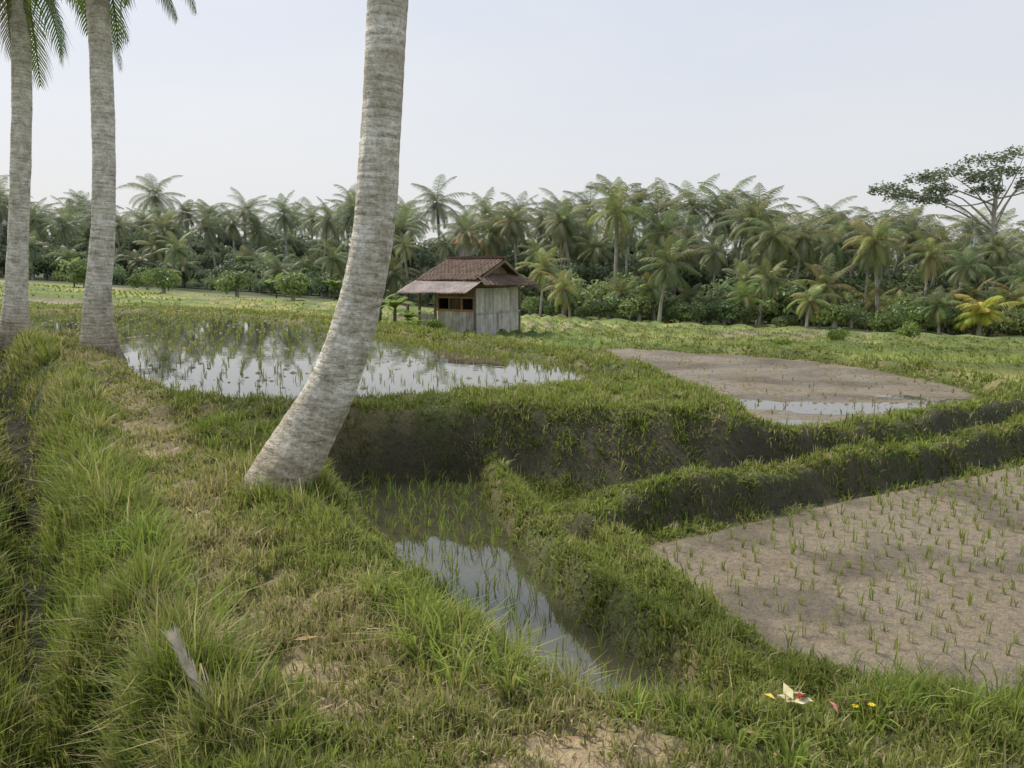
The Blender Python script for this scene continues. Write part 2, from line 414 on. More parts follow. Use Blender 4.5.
def tufts(name,n,xr,yr,cond,Lr,nb,cbase,lmul=1.0,W0=.0045):
    x=rng.uniform(*xr,n*6); y=rng.uniform(*yr,n*6)
    k=cond(x,y)&(np.hypot(x-OFF[0],y-OFF[1])>.28)&(np.hypot(x-OFF[0]*.95,y-OFF[1]+.25)>.2)&(np.hypot(x+1.05,y-2.5)>.2); x=x[k][:n]; y=y[k][:n]; n=len(x)
    Lc=rng.uniform(Lr[0],Lr[1],n); cc=np.array(cbase)*(.7+.6*rng.random((n,1)))*np.array([1,1,1])
    cc=np.where((rng.random(n)<.22)[:,None],np.array([.42,.38,.19])*(.8+.4*rng.random((n,1))),cc)
    ang=rng.random(n*nb)*6.283; rad=np.abs(rng.normal(0,.035,n*nb))
    X=np.repeat(x,nb)+np.cos(ang)*rad; Y=np.repeat(y,nb)+np.sin(ang)*rad
    L=np.repeat(Lc,nb)*(.45+.7*rng.random(n*nb))
    col=np.repeat(cc,nb,0)*(.7+.6*rng.random((n*nb,1)))
    W=(W0+.0005*np.hypot(X,Y))*(.7+.6*rng.random(n*nb))
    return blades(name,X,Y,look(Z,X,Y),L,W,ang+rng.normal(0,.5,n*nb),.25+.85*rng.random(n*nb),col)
def dpath(x,y): return ldist(x,y,PATH)
tufts('grass_tussocks',330,(-6,1.2),(2.2,10),lambda x,y:(sdp(x,y,BK)>.02)&(dpath(x,y)>.35)&(ldist(x,y,DITCH)>.3)&(vn(x,y,1.1,90)>.4),(.09,.22),34,(.23,.31,.065))
tufts('grass_tussocks',230,(-5.5,-1),(2.0,9),lambda x,y:(ldist(x,y,DITCH)<.7)&(ldist(x,y,DITCH)>.17),(.20,.40),42,(.20,.29,.06))
tufts('grass_tussocks',40,(-.7,.35),(2.8,3.8),lambda x,y:(np.abs(sdp(x,y,BK))<.22),(.16,.32),40,(.26,.34,.07))
tufts('grass_tussocks',60,(1.2,4),(2.5,3.6),lambda x,y:(np.abs(sdp(x,y,BK))<.35),(.12,.24),34,(.22,.30,.06))
tufts('grass_tussocks',520,(-.4,7),(3.3,11),lambda x,y:(look(GB,x,y)>.5)&(look(GD,x,y)>.45)&(vn(x,y,2.0,91)>.35),(.06,.15),26,(.25,.33,.07))
tufts('grass_tussocks',70,(-2.2,2.2),(7.2,8.3),lambda x,y:(look(GD,x,y)>.1)&(look(GD,x,y)<.6),(.06,.14),22,(.18,.25,.05))
tufts('dry_straw',260,(-5,2),(2.3,8),lambda x,y:(sdp(x,y,BK)>.0)&(ldist(x,y,DITCH)>.5),(.05,.16),7,(.46,.38,.22),W0=.0025)

def rice(name,poly,sp,rot,zw,Lm,nb,wid,colr,dens=None,jit=.12,margin=.08):
    xs_=[p[0] for p in poly]; ys_=[p[1] for p in poly]
    R=max(max(xs_)-min(xs_),max(ys_)-min(ys_)); cx=(max(xs_)+min(xs_))/2; cy=(max(ys_)+min(ys_))/2
    a=np.arange(-R,R,sp); A,Bq=np.meshgrid(a,a); A=A.ravel();Bq=Bq.ravel()
    x=cx+A*math.cos(rot)-Bq*math.sin(rot); y=cy+A*math.sin(rot)+Bq*math.cos(rot)
    x=x+(rng.random(len(x))-.5)*sp*jit*3; y=y+(rng.random(len(x))-.5)*sp*jit*3
    k=sdp(x,y,poly)>margin; x=x[k];y=y[k]
    if dens is not None:
        k=rng.random(len(x))<dens(x,y); x=x[k];y=y[k]
    hs=.6+.7*rng.random(len(x))
    x=np.repeat(x,nb)+rng.normal(0,.010,len(x)*nb); y=np.repeat(y,nb)+rng.normal(0,.010,len(y)*nb); n=len(x)
    hs=np.repeat(hs,nb)
    rr=np.hypot(x,y)
    L=Lm*hs*(.7+.5*rng.random(n)); W=(.0025+wid*rr)*(.7+.6*rng.random(n))
    z=np.full(n,zw) if not callable(zw) else zw(x,y)
    col=np.array(colr)*(.7+.6*rng.random(n))[:,None]
    col=np.where((rng.random(n)<.12)[:,None],np.array([.36,.32,.12]),col)
    return blades(name,x,y,z,L,W,rng.random(n)*6.283,.1+.55*rng.random(n),col)
rice('rice_seedlings',PA,.25,.3,.145,.11,4,.0005,(.28,.35,.10),jit=.14,dens=lambda x,y:.35+.5*ss(.42,.6,fbm(x,y,.5,60)))
BED=[(1.3,11.3),(.3,13.3),(-1.9,16.6),(-4.5,19.9),(-5.0,19.4),(-2.6,16.2),(-.8,13.4),(.5,11.4),(1.0,10.9)]
rice('rice_seedlings',BED,.15,.3,.14,.12,4,.0008,(.28,.32,.08),jit=.3)
rice('rice_seedlings',PB,.155,.45,-.51,.18,6,.0007,(.24,.35,.07),margin=-.02,dens=lambda x,y:.85+0*x)
rice('rice_seedlings',PD,.165,.5,lambda x,y:look(Z,x,y)-.005,.12,6,.0007,(.25,.31,.08),margin=.10,jit=.13,dens=lambda x,y:.92+0*x)
rice('rice_seedlings',PF,.26,.5,-.16,.075,3,.0006,(.2,.24,.08),margin=.2,jit=.2,dens=lambda x,y:.4+0*x)
A=[]
for rr0,rr1,sp in ((12.5,24,.24),(24,42,.40),(42,68,.8)):
    gx=np.arange(-50,52,sp); gy=np.arange(rr0,rr1,sp); a,b=np.meshgrid(gx,gy); a=a.ravel();b=b.ravel()
    k=np.abs(a)<b*.85; a=a[k];b=b[k]
    a=a+(rng.random(len(a))-.5)*sp*.3; b=b+(rng.random(len(a))-.5)*sp*.2
    k=look(GR,a,b)>.5; A.append(np.stack([a[k],b[k]],1))
A=np.concatenate(A); A=np.repeat(A,4,0); A+=rng.normal(0,.03,A.shape); n=len(A)
rr=np.hypot(A[:,0],A[:,1])
c0=np.stack([look(C[...,i],A[:,0],A[:,1]) for i in range(3)],1)
col=np.clip(c0*1.15,0,.5)*(.75+.5*rng.random(n))[:,None]
blades('rice_crop',A[:,0],A[:,1],look(Z,A[:,0],A[:,1]),.16*(.7+.6*rng.random(n)),.003+.0011*rr,rng.random(n)*6.283,.2+.6*rng.random(n),col)

def crumbs(name,poly,n,z,size,mat):
    xs_=[p[0] for p in poly]; ys_=[p[1] for p in poly]
    x=rng.uniform(min(xs_),max(xs_),n*3); y=rng.uniform(min(ys_),max(ys_),n*3)
    k=(sdp(x,y,poly)>.05)&(fbm(x,y,1.2,70)>.5); x=x[k][:n]; y=y[k][:n]; n=len(x)
    zz=np.full(n,z) if not callable(z) else z(x,y)
    s=size*(.4+1.2*rng.random(n)**2)
    b=np.array([(0,0,.45),(1,0,0),(.3,.9,0),(-.8,.5,0),(-.7,-.6,0),(.4,-.9,0)])
    Vb=b[None]*s[:,None,None]*(.7+.6*rng.random((n,6,1))); Vb[:,:,2]+=zz[:,None]-.002; Vb[:,:,0]+=x[:,None]; Vb[:,:,1]+=y[:,None]
    base=np.arange(n)[:,None]*6
    F=np.concatenate([base+np.array([0,i,i%5+1]) for i in range(1,6)])
    return obj(name,mesh_np(name,Vb.reshape(-1,3),None,F,mats=[mat]))
M_clod=simple('mud_clod',(.12,.10,.06),(.22,.18,.12),20)
crumbs('mud_clods',PA,1300,.15,.04,M_clod)
crumbs('mud_clods',PD,4200,lambda x,y:look(Z,x,y),.014,M_clod)
crumbs('mud_clods',PF,900,lambda x,y:look(Z,x,y),.035,M_clod)

# ---------------------------------------------------------------- palms
def tube(pts,rad,nseg=12,ringstep=None,noise=0.0):
    P=[Vector(p) for p in pts]; out=[];R=[]
    n=len(P)
    def cr(a,b,c,d,t): return .5*((2*b)+(-a+c)*t+(2*a-5*b+4*c-d)*t*t+(-a+3*b-3*c+d)*t**3)
    for i in range(n-1):
        a=P[max(i-1,0)];b=P[i];c=P[i+1];d=P[min(i+2,n-1)]
        seg=(c-b).length; m=max(2,int(seg/ringstep)) if ringstep else 3
        ra=rad[max(i-1,0)];rb=rad[i];rc=rad[i+1];rd=rad[min(i+2,n-1)]
        for k in range(m):
            t=k/m; out.append(cr(a,b,c,d,t)); R.append(cr(ra,rb,rc,rd,t))
    out.append(P[-1]);R.append(rad[-1])
    H=[0]
    for i in range(1,len(out)): H.append(H[-1]+(out[i]-out[i-1]).length)
    V=[];hc=[]
    for i,p in enumerate(out):
        d=(out[min(i+1,len(out)-1)]-out[max(i-1,0)]).normalized()
        s=d.cross(Vector((0,1,0)));  s.normalize(); q=d.cross(s)
        rr=R[i]
        ring=1+(.008 if (ringstep and noise) else 0)*math.sin(H[i]*2*math.pi/.11+2*math.sin(H[i]*3))
        for j in range(nseg):
            an=2*math.pi*j/nseg
            w=1
            if noise:
                w=1+noise*(float(vn(np.array([math.cos(an)*2+H[i]*3]),np.array([math.sin(an)*2+5]))[0])-.5)*2*(1+2.5*max(0,.5-H[i]))
                w+=.16*max(0,.45-H[i])*math.sin(an*7+H[i]*4)
            V.append(p+(s*math.cos(an)+q*math.sin(an))*rr*ring*w); hc.append(H[i]/20)
    F=[]
    m=len(out)
    for i in range(m-1):
        for j in range(nseg):
            a=i*nseg+j;b=i*nseg+(j+1)%nseg
            F.append((a,b,b+nseg,a+nseg))
    return [tuple(v) for v in V],F,hc
def crown(top,R,nf,nodes,lw,ll,seed,detail=False,tone=(.07,.12,.025),emax=78,emin=-55):
    rd=random.Random(seed); V=[];F3=[];F4=[];C=[]
    for i in range(nf):
        az=i*2.39996+rd.uniform(-.35,.35); q=i/(nf-1)
        el=math.radians(emax+(emin-emax)*q**.85+rd.uniform(-10,10)); Rl=R*rd.uniform(.78,1.08)*(.75+.25*math.sin(math.pi*min(1,q*1.4+.2)))
        curl=math.radians(rd.uniform(50,90))*(1 if q<.7 else .6)
        tn=[c*rd.uniform(.75,1.2) for c in tone]
        if q>.9 and rd.random()<.4: tn=[.24,.20,.10]
        elif rd.random()<.4: tn=[tn[0]*1.5,tn[1]*1.35,tn[2]]
        p=Vector(top); st=Rl/nodes
        tw=rd.uniform(-.5,.5)
        h=Vector((math.cos(az),math.sin(az),0)); side=Vector((-math.sin(az),math.cos(az),0))
        pts=[]
        for k in range(nodes+1):
            t=k/nodes; e=el-curl*t**1.3
            d=h*math.cos(e)+Vector((0,0,math.sin(e)))
            pts.append((p.copy(),d.copy())); p=p+d*st
        rw=.035 if detail else .04
        for k in range(nodes):
            a,d0=pts[k]; b_,d1=pts[k+1]; w0=rw*(1-k/nodes*.8)
            o=len(V); V+= [a-side*w0,a+side*w0,b_+side*w0*.9,b_-side*w0*.9]; F4.append((o,o+1,o+2,o+3)); C+=[(tn[0]*1.5,tn[1]*1.4,tn[2]*1.5)]*4
        for k in range(2,nodes+1):
            t=k/nodes; a,d=pts[k]
            up=side.cross(d).normalized(); 
            if up.z<0: up=-up
            Ll=ll*(math.sin(math.pi*(.12+.86*t))**.6)*rd.uniform(.85,1.1)
            for sgn in (-1,1):
                sd=(side*sgn*.85+d*(.45+.5*t)+up*(.15+tw*sgn*.3)+Vector((0,0,-.35-.4*q+rd.uniform(-.12,.12)))).normalized()
                wv=d*lw*.5
                m=a+sd*Ll*.5; e2=(sd+Vector((0,0,-.8))).normalized(); tp=m+e2*Ll*.55
                o=len(V); V+=[a-wv,a+wv,m+wv*.9,m-wv*.9,tp]; F4.append((o,o+1,o+2,o+3)); F3.append((o+3,o+2,o+4))
                f=rd.uniform(.8,1.2); C+=[tuple(x*f for x in tn)]*5
    return V,F4,F3,C
def palm_mesh(name,pts,rad,cr,tm,nseg=8,ringstep=None,noise=0):
    V,F,hc=tube(pts,rad,nseg,ringstep,noise)
    nF=len(F); C=[(h,h,h) for h in hc]
    cv,c4,c3,cc=cr; o=len(V); V=V+[tuple(v) for v in cv]; C+=cc
    F4=F+[tuple(i+o for i in f) for f in c4]; F3=[tuple(i+o for i in f) for f in c3]
    mi=[0]*nF+[1]*(len(F4)-nF)+[1]*len(F3)
    me=mesh_np(name,np.array(V),np.array(F4),np.array(F3),mats=[tm,M_palm],cols=np.array(C,dtype=np.float32),mi=mi)
    sm=np.zeros(len(me.polygons),bool); sm[:nF]=True; me.polygons.foreach_set('use_smooth',sm)
    return me
tp=[(-1.76,5.58,-.25),(-1.66,5.6,.10),(-1.48,5.68,.446),(-1.29,5.7,.777),(-1.12,5.7,1.246),(-.987,5.7,1.81),(-.917,5.7,2.42),(-.84,5.7,3.41),(-.75,5.65,5),(-.6,5.5,7),(-.5,5.4,9.2)]
tr=[.33,.235,.195,.172,.154,.144,.138,.134,.13,.12,.11]
tone0=(.10,.15,.035)
me=palm_mesh('coconut_palm',tp,tr,crown(tp[-1],3.6,22,30,.05,.75,11,True,tone=tone0),M_trunk,48,.02,.05)
obj('coconut_palm',me)
z2=gz(-6.1,11.74)-.15
tp=[(-6.12,11.74,z2),(-6.1,11.74,z2+.3),(-6.08,11.75,z2+.9),(-5.93,11.75,2.2),(-5.82,11.75,3.6),(-5.78,11.75,5.2),(-5.78,11.7,6.6)]
tr=[.36,.25,.185,.162,.152,.148,.13]
me=palm_mesh('coconut_palm',tp,tr,crown(tp[-1],2.5,22,30,.05,.5,5,True,emin=-60,tone=tone0),M_trunk,24,.03,.04)
obj('coconut_palm',me)
z3=gz(-9.55,15.3)-.15
tp=[(-9.6,15.3,z3),(-9.55,15.3,z3+.4),(-9.48,15.3,z3+1),(-9.30,15.3,2.5),(-9.12,15.3,4),(-8.98,15.3,5.6),(-8.9,15.3,7.4)]
tr=[.40,.28,.20,.175,.17,.16,.15]
me=palm_mesh('coconut_palm',tp,tr,crown(tp[-1],3.3,24,32,.05,.7,8,True,emin=-68,tone=tone0),M_trunk,24,.03,.04)
obj('coconut_palm',me)

variants=[]
for i in range(11):
    rd=random.Random(100+i); h=rd.uniform(7.5,10) if i<7 else rd.uniform(3.0,5.5)
    lx,ly=rd.uniform(-1.4,1.4),rd.uniform(-1,1)
    pts=[(0,0,-.5),(lx*.15,ly*.15,h*.3),(lx*.5,ly*.5,h*.65),(lx,ly,h)]
    cr=crown(pts[-1],rd.uniform(3.2,4.3),24,26,.085,.95,200+i,tone=(.125,.15,.045),emin=-62)
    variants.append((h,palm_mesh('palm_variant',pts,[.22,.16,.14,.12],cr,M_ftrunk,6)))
def broad_mesh(name,seed,blobs=16,leaves=2600,R=3.2,H=6.5,ls=.28):
    rr=np.random.default_rng(seed)
    cs=rr.normal(0,1,(blobs,3)); cs/=np.linalg.norm(cs,axis=1)[:,None]; cs*=rr.random((blobs,1))**.5
    cs=cs*np.array([R,R,H*.32])+np.array([0,0,H*.66]); br=rr.uniform(.8,1.6,blobs)
    b=rr.integers(0,blobs,leaves); d=rr.normal(0,1,(leaves,3)); d/=np.linalg.norm(d,axis=1)[:,None]
    P=cs[b]+d*(br[b]*(.6+.4*rr.random(leaves)))[:,None]*np.array([1,1,.75])
    nrm=d+rr.normal(0,.6,(leaves,3)); nrm/=np.linalg.norm(nrm,axis=1)[:,None]
    t=np.cross(nrm,rr.normal(0,1,(leaves,3))); t/=np.linalg.norm(t,axis=1)[:,None]; q=np.cross(nrm,t)
    s=ls*(.6+.8*rr.random(leaves))[:,None]
    Vq=np.stack([P-t*s,P-q*s*.45,P+t*s,P+q*s*.45],1).reshape(-1,3)
    tone=np.array([.08,.115,.036])*(.6+.8*rr.random((blobs,1)))[b]*(.75+.5*rr.random((leaves,1)))
    C=np.repeat(tone,4,0); F=np.arange(leaves*4).reshape(-1,4)
    tv,tf,hc=tube([(0,0,-.5),(.1,0,H*.3),(0,.1,H*.6)],[.28,.2,.1],6)
    allV=list(tv); allF=list(tf); allC=[(h,h,h) for h in hc]
    for c in cs[::2]:
        v,f,hh=tube([(0.05,0,H*.32),tuple((np.array([0,0,H*.5])+c)/2),tuple(c)],[.12,.08,.03],5)
        o=len(allV); allV+=v; allF+=[tuple(i+o for i in ff) for ff in f]; allC+=[(h,h,h) for h in hh]
    o=len(allV); nF=len(allF)
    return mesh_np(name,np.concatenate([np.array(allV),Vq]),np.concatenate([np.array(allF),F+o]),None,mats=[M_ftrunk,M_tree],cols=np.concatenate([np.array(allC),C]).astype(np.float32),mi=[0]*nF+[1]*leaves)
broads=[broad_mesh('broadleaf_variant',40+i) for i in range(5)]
shrubs=[broad_mesh('shrub_variant',60+i,blobs=9,leaves=1300,R=1.7,H=2.6,ls=.2) for i in range(3)]
grove=empty('distant_palm_grove'); wood=empty('distant_trees'); under=empty('undergrowth')
def inst(me,parent,name,x,y,sc,tint=(1,1,1),zoff=0,sz=None):
    o=obj(name,me,parent,(x,y,gz(x,y)+zoff)); o.rotation_euler=(random.gauss(0,.04),random.gauss(0,.05),random.uniform(0,6.28)); o.scale=(sc,sc,sz or sc); o.color=(*tint,1); return o
random.seed(21)
def rt(lo=.75,hi=1.35):
    f=random.uniform(lo,hi); return (f*random.uniform(.85,1.18),f,f*random.uniform(.7,1.1))
def edgeY(u): return float(np.interp(u,[-.8,-.3,0,.15,.4,.8],[92,88,74,62,60,56]))
def rs(u): return float(np.interp(u,[-.8,-.1,.1,.35,.5,.7],[.88,.86,.93,.91,.80,.72]))
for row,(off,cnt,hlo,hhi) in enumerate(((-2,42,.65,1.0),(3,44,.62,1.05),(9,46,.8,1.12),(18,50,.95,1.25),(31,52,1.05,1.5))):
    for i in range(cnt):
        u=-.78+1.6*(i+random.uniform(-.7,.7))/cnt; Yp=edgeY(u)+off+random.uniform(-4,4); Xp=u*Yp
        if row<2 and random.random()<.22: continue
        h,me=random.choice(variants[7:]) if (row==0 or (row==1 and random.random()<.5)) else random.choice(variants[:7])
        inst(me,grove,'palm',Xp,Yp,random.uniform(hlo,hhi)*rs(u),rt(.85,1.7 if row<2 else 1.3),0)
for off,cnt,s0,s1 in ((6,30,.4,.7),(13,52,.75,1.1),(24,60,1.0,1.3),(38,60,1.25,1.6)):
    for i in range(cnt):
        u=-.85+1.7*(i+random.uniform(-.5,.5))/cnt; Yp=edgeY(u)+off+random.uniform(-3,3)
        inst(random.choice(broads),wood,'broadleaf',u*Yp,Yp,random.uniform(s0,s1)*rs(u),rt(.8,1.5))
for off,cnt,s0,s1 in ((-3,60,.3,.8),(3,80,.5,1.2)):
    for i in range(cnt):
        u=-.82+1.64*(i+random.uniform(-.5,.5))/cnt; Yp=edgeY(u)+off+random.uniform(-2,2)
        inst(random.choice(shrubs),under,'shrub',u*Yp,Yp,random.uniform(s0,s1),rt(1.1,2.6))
yp=palm_mesh('young_coconut_palm',[(0,0,-.3),(0,0,.6),(0.1,0,1.8)],[.2,.17,.13],crown((.1,0,1.8),2.5,18,24,.09,.8,77,tone=(.30,.32,.04),emin=-20),M_ftrunk,6)
o=obj('young_coconut_palm',yp,None,(30.5,52.0,gz(30.5,52.0)));o.color=(1.2,1.15,.9,1)
def umbrella():
    rr=np.random.default_rng(5); bx,by=45.2,76; bz=gz(bx,by)
    pads=[(-10.3,0,8.9,1.5),(-8.2,1,8.4,1.3),(-7.0,-1,9.8,1.5),(-4.2,0,10.4,1.8),(-4.9,1,9.0,1.2),(-1.2,0,11.5,1.9),(2.2,0,12.2,2.1),(.9,1,10.6,1.5),(4.4,-1,11.0,1.9),(-2.2,-1,9.8,1.3),(6.2,1,11.8,1.8),(3.2,0,9.4,1.4),(-6,0,8.0,1.2),(-1,0,8.9,1.3)]
    V,F,hc=tube([(bx,by,bz-.5),(bx+.3,by,bz+5),(bx-.2,by,7.0),(bx+.3,by,10.5)],[.32,.26,.18,.08],7)
    C=[(h,h,h) for h in hc]
    for (dx,dy,zz,r) in pads:
        v,f,hh=tube([(bx,by,6.2+random.uniform(-1.2,2.2)),(bx+dx*.5+random.uniform(-.5,.5),by+dy*.5,(6.8+zz)/2+random.uniform(-.2,.6)),(bx+dx,by+dy,zz-.2)],[.10,.06,.025],5)
        o=len(V);V+=v;F+=[tuple(i+o for i in q) for q in f];C+=[(h,h,h) for h in hh]
    nF=len(F); Q=[];CC=[]
    for (dx,dy,zz,r) in pads:
        n=460; a=rr.random(n)*6.283; rad=r*np.sqrt(rr.random(n))*(1+.25*np.sin(a*3+dx)); 
        P=np.stack([bx+dx+rad*np.cos(a)*1.2,by+dy+rad*np.sin(a),zz+rr.normal(0,.24,n)+.3*(1-(rad/r)**2)],1)
        t=rr.normal(0,1,(n,3))*np.array([1,1,.4]); t/=np.linalg.norm(t,axis=1)[:,None]; q=np.cross(t,rr.normal(0,1,(n,3))); q/=np.linalg.norm(q,axis=1)[:,None]
        s=.16*(.6+.8*rr.random((n,1)))
        Q.append(np.stack([P-t*s,P-q*s*.45,P+t*s,P+q*s*.45],1).reshape(-1,3)); CC.append(np.repeat(np.array([[.09,.12,.05]])*(.6+.8*rr.random((n,1))),4,0))
    Q=np.concatenate(Q);CC=np.concatenate(CC);o=len(V)
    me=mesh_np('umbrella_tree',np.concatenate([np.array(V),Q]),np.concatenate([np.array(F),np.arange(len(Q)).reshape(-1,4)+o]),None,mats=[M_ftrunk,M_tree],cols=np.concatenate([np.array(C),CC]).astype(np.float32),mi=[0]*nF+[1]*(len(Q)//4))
    obj('umbrella_tree',me)
umbrella()

# ---------------------------------------------------------------- hut
M_board=simple('weathered_boards',(.36,.345,.305),(.60,.58,.53),9,stretch=(1,1,.25))
M_board2=simple('grey_planks',(.29,.27,.24),(.50,.48,.43),9,stretch=(1,1,.25))
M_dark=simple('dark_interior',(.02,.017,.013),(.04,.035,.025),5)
M_orange=simple('orange_frame',(.28,.15,.08),(.42,.24,.12),8)
M_wood=simple('brown_timber',(.12,.09,.065),(.23,.18,.13),9,stretch=(1,1,.3))
M_tile=simple('clay_tiles',(.085,.060,.048),(.19,.13,.095),7,rough=.85)
M_tin=simple('tin_sheets',(.28,.22,.20),(.48,.41,.38),5,rough=.6)
hx,hy=-1.25,26.8; hz=min(gz(hx,hy),gz(hx-2,hy+1.5),gz(hx+1.4,hy+2))
hut=empty('field_hut',(hx,hy,hz))
ph=math.radians(35); AX=Vector((-math.cos(ph),math.sin(ph),0)); BX=Vector((math.sin(ph),math.cos(ph),0))
def lp(a,b,z): return AX*a+BX*b+Vector((0,0,z))
def hbox(name,a0,a1,b0,b1,z0,z1,mat):
    vs=[lp(a,b,z) for z in (z0,z1) for a,b in ((a0,b0),(a1,b0),(a1,b1),(a0,b1))]
    fs=[(0,1,2,3),(7,6,5,4),(4,5,1,0),(5,6,2,1),(6,7,3,2),(7,4,0,3)]
    me=bpy.data.meshes.new(name); me.from_pydata([tuple(v) for v in vs],[],fs); me.materials.append(mat)
    return obj(name,me,hut)
L,W=2.45,2.56; zt=1.85
hbox('plinth',-.12,L+.12,-.12,W+.12,-.6,.06,M_clod)
cuts=[0.03,.52,1.0,1.5,2.0,2.53]
for i,(p,q) in enumerate(zip(cuts[:-1],cuts[1:])):
    j=random.uniform(0,.012)
    hbox('gable_panel_%d'%i,-.035-j,.0-j,p+.012,q-.012,.08,1.0+random.uniform(-.01,.01),M_board)
    hbox('gable_panel_top_%d'%i,-.035-j*.5,.0-j*.5,p+.012,q-.012,1.025,zt,M_board2 if i%3==1 else M_board)
hbox('gable_rail',-.075,-.05,.0,W,.985,1.035,M_board2)
hbox('gable_post',-.075,-.05,W*.48,W*.48+.06,.08,.98,M_board2)
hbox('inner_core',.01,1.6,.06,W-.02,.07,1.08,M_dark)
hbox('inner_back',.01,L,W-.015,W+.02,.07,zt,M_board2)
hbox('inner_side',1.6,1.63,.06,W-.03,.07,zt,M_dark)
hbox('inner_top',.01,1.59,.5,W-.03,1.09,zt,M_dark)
for i in range(5):
    a0=.0+i*.32; hbox('side_panel_%d'%i,a0+.01,a0+.31,-.03-.004*(i%2),.0,.08,1.06,M_board if i%2 else M_board2)
hbox('window_sill',-.02,1.62,-.07,.03,1.065,1.13,M_orange)
hbox('window_head',-.02,1.62,-.05,.03,1.5,1.57,M_orange)
for i,a in enumerate((0.0,.52,1.05,1.56)): hbox('window_post_%d'%i,a,a+.05,-.045,.02,1.132,1.498,M_orange if i%2 else M_wood)
for i in range(9): hbox('window_slat_%d'%i,.57+i*.05,.585+i*.05,-.02,-.0,1.132,1.498,M_wood)
hbox('lintel_boards',0,1.6,-.03,.0,1.575,zt+.1,M_wood)
for n_,a,b in (('corner_post',-.06,-.06),('corner_post_b',-.06,W),('porch_post',L-.05,-.06),('porch_post_b',L-.05,W-.05),('porch_post_c',L-.0,-.62),('porch_post_d',1.2,-.62)):
    hbox(n_,a,a+.07,b,b+.07,-.1,zt-(.15 if 'c'==n_[-1] or 'd'==n_[-1] else 0),M_wood)
for i in range(2): hbox('porch_panel_%d'%i,1.66+i*.4,2.02+i*.4,-.03,0,.08,.95,M_board2)
hbox('wall_plate',-.06,L+.05,-.05,.02,zt+.102,zt+.17,M_wood)
me=bpy.data.meshes.new('gable_triangle'); me.from_pydata([tuple(lp(.0,-.02,zt+.02)),tuple(lp(.0,W+.02,zt+.02)),tuple(lp(0,W/2,2.78))],[],[(0,1,2)]); me.materials.append(M_wood); obj('gable_triangle',me,hut)
def roof(name,p00,p10,p01,p11,nu,nv,hu,hv,mat):
    U=nu*6; Vn=nv*4; p00,p10,p01,p11=[np.array(p) for p in (p00,p10,p01,p11)]
    nrm=np.cross(p10-p00,p01-p00); nrm=nrm/(np.linalg.norm(nrm)+1e-9); nrm=nrm if nrm[2]>0 else -nrm
    u=np.linspace(0,1,U+1); v=np.linspace(0,1,Vn+1); A,B=np.meshgrid(u,v)
    P=(p00*(1-A)[...,None]+p10*A[...,None])*(1-B)[...,None]+(p01*(1-A)[...,None]+p11*A[...,None])*B[...,None]
    saw=(B*nv)%1.0; d=hu*np.sin(A*nu*2*math.pi)+hv*saw+.05*(vn(A*6,B*4)-.5)+ .012*(rng.random((Vn+1,U+1))-.5)
    P=P+nrm*d[...,None]
    i=np.arange((U+1)*(Vn+1)).reshape(Vn+1,U+1)
    F=np.stack([i[:-1,:-1].ravel(),i[:-1,1:].ravel(),i[1:,1:].ravel(),i[1:,:-1].ravel()],1)
    o=obj(name,mesh_np(name,P.reshape(-1,3),F,mats=[mat]),hut)
    m=o.modifiers.new('s','SOLIDIFY'); m.thickness=.02; return o
zr=2.85
roof('roof_front',lp(-.33,W/2,zr),lp(2.15,W/2,zr),lp(-.12,-.08,2.12),lp(2.55,-.08,2.12),16,9,.018,.03,M_tile)
roof('roof_back',lp(-.33,W/2,zr),lp(2.15,W/2,zr),lp(-.12,W+.3,2.0),lp(2.55,W+.3,2.0),16,9,.018,.03,M_tile)
roof('roof_lower_tin',lp(-.3,.0,2.10),lp(2.6,.0,2.10),lp(-.3,-.85,1.70),lp(2.75,-.85,1.70),22,3,.02,.01,M_tin)
roof('roof_gable_skirt',lp(.02,.1,2.32),lp(.02,W-.1,2.32),lp(-.62,-.25,1.92),lp(-.62,W+.45,1.92),14,5,.018,.03,M_tile)
roof('roof_far_hip',lp(2.15,W/2-.02,zr),lp(2.15,W/2+.02,zr),lp(2.75,-.08,2.05),lp(2.75,W+.3,2.0),14,9,.015,.03,M_tile)
hbox('ridge_cap',-.36,2.2,W/2-.07,W/2+.07,zr+.01,zr+.09,M_tile)
for b0,b1,nm in ((-.08,W/2,'barge_front'),(W+.3,W/2,'barge_back')):
    me=bpy.data.meshes.new(nm); a0=-.34
    me.from_pydata([tuple(lp(a0+.2,b0,2.10)),tuple(lp(a0,b1,zr-.02)),tuple(lp(a0,b1,zr-.14)),tuple(lp(a0+.2,b0,2.0))],[],[(0,1,2,3)]); me.materials.append(M_wood); obj(nm,me,hut)

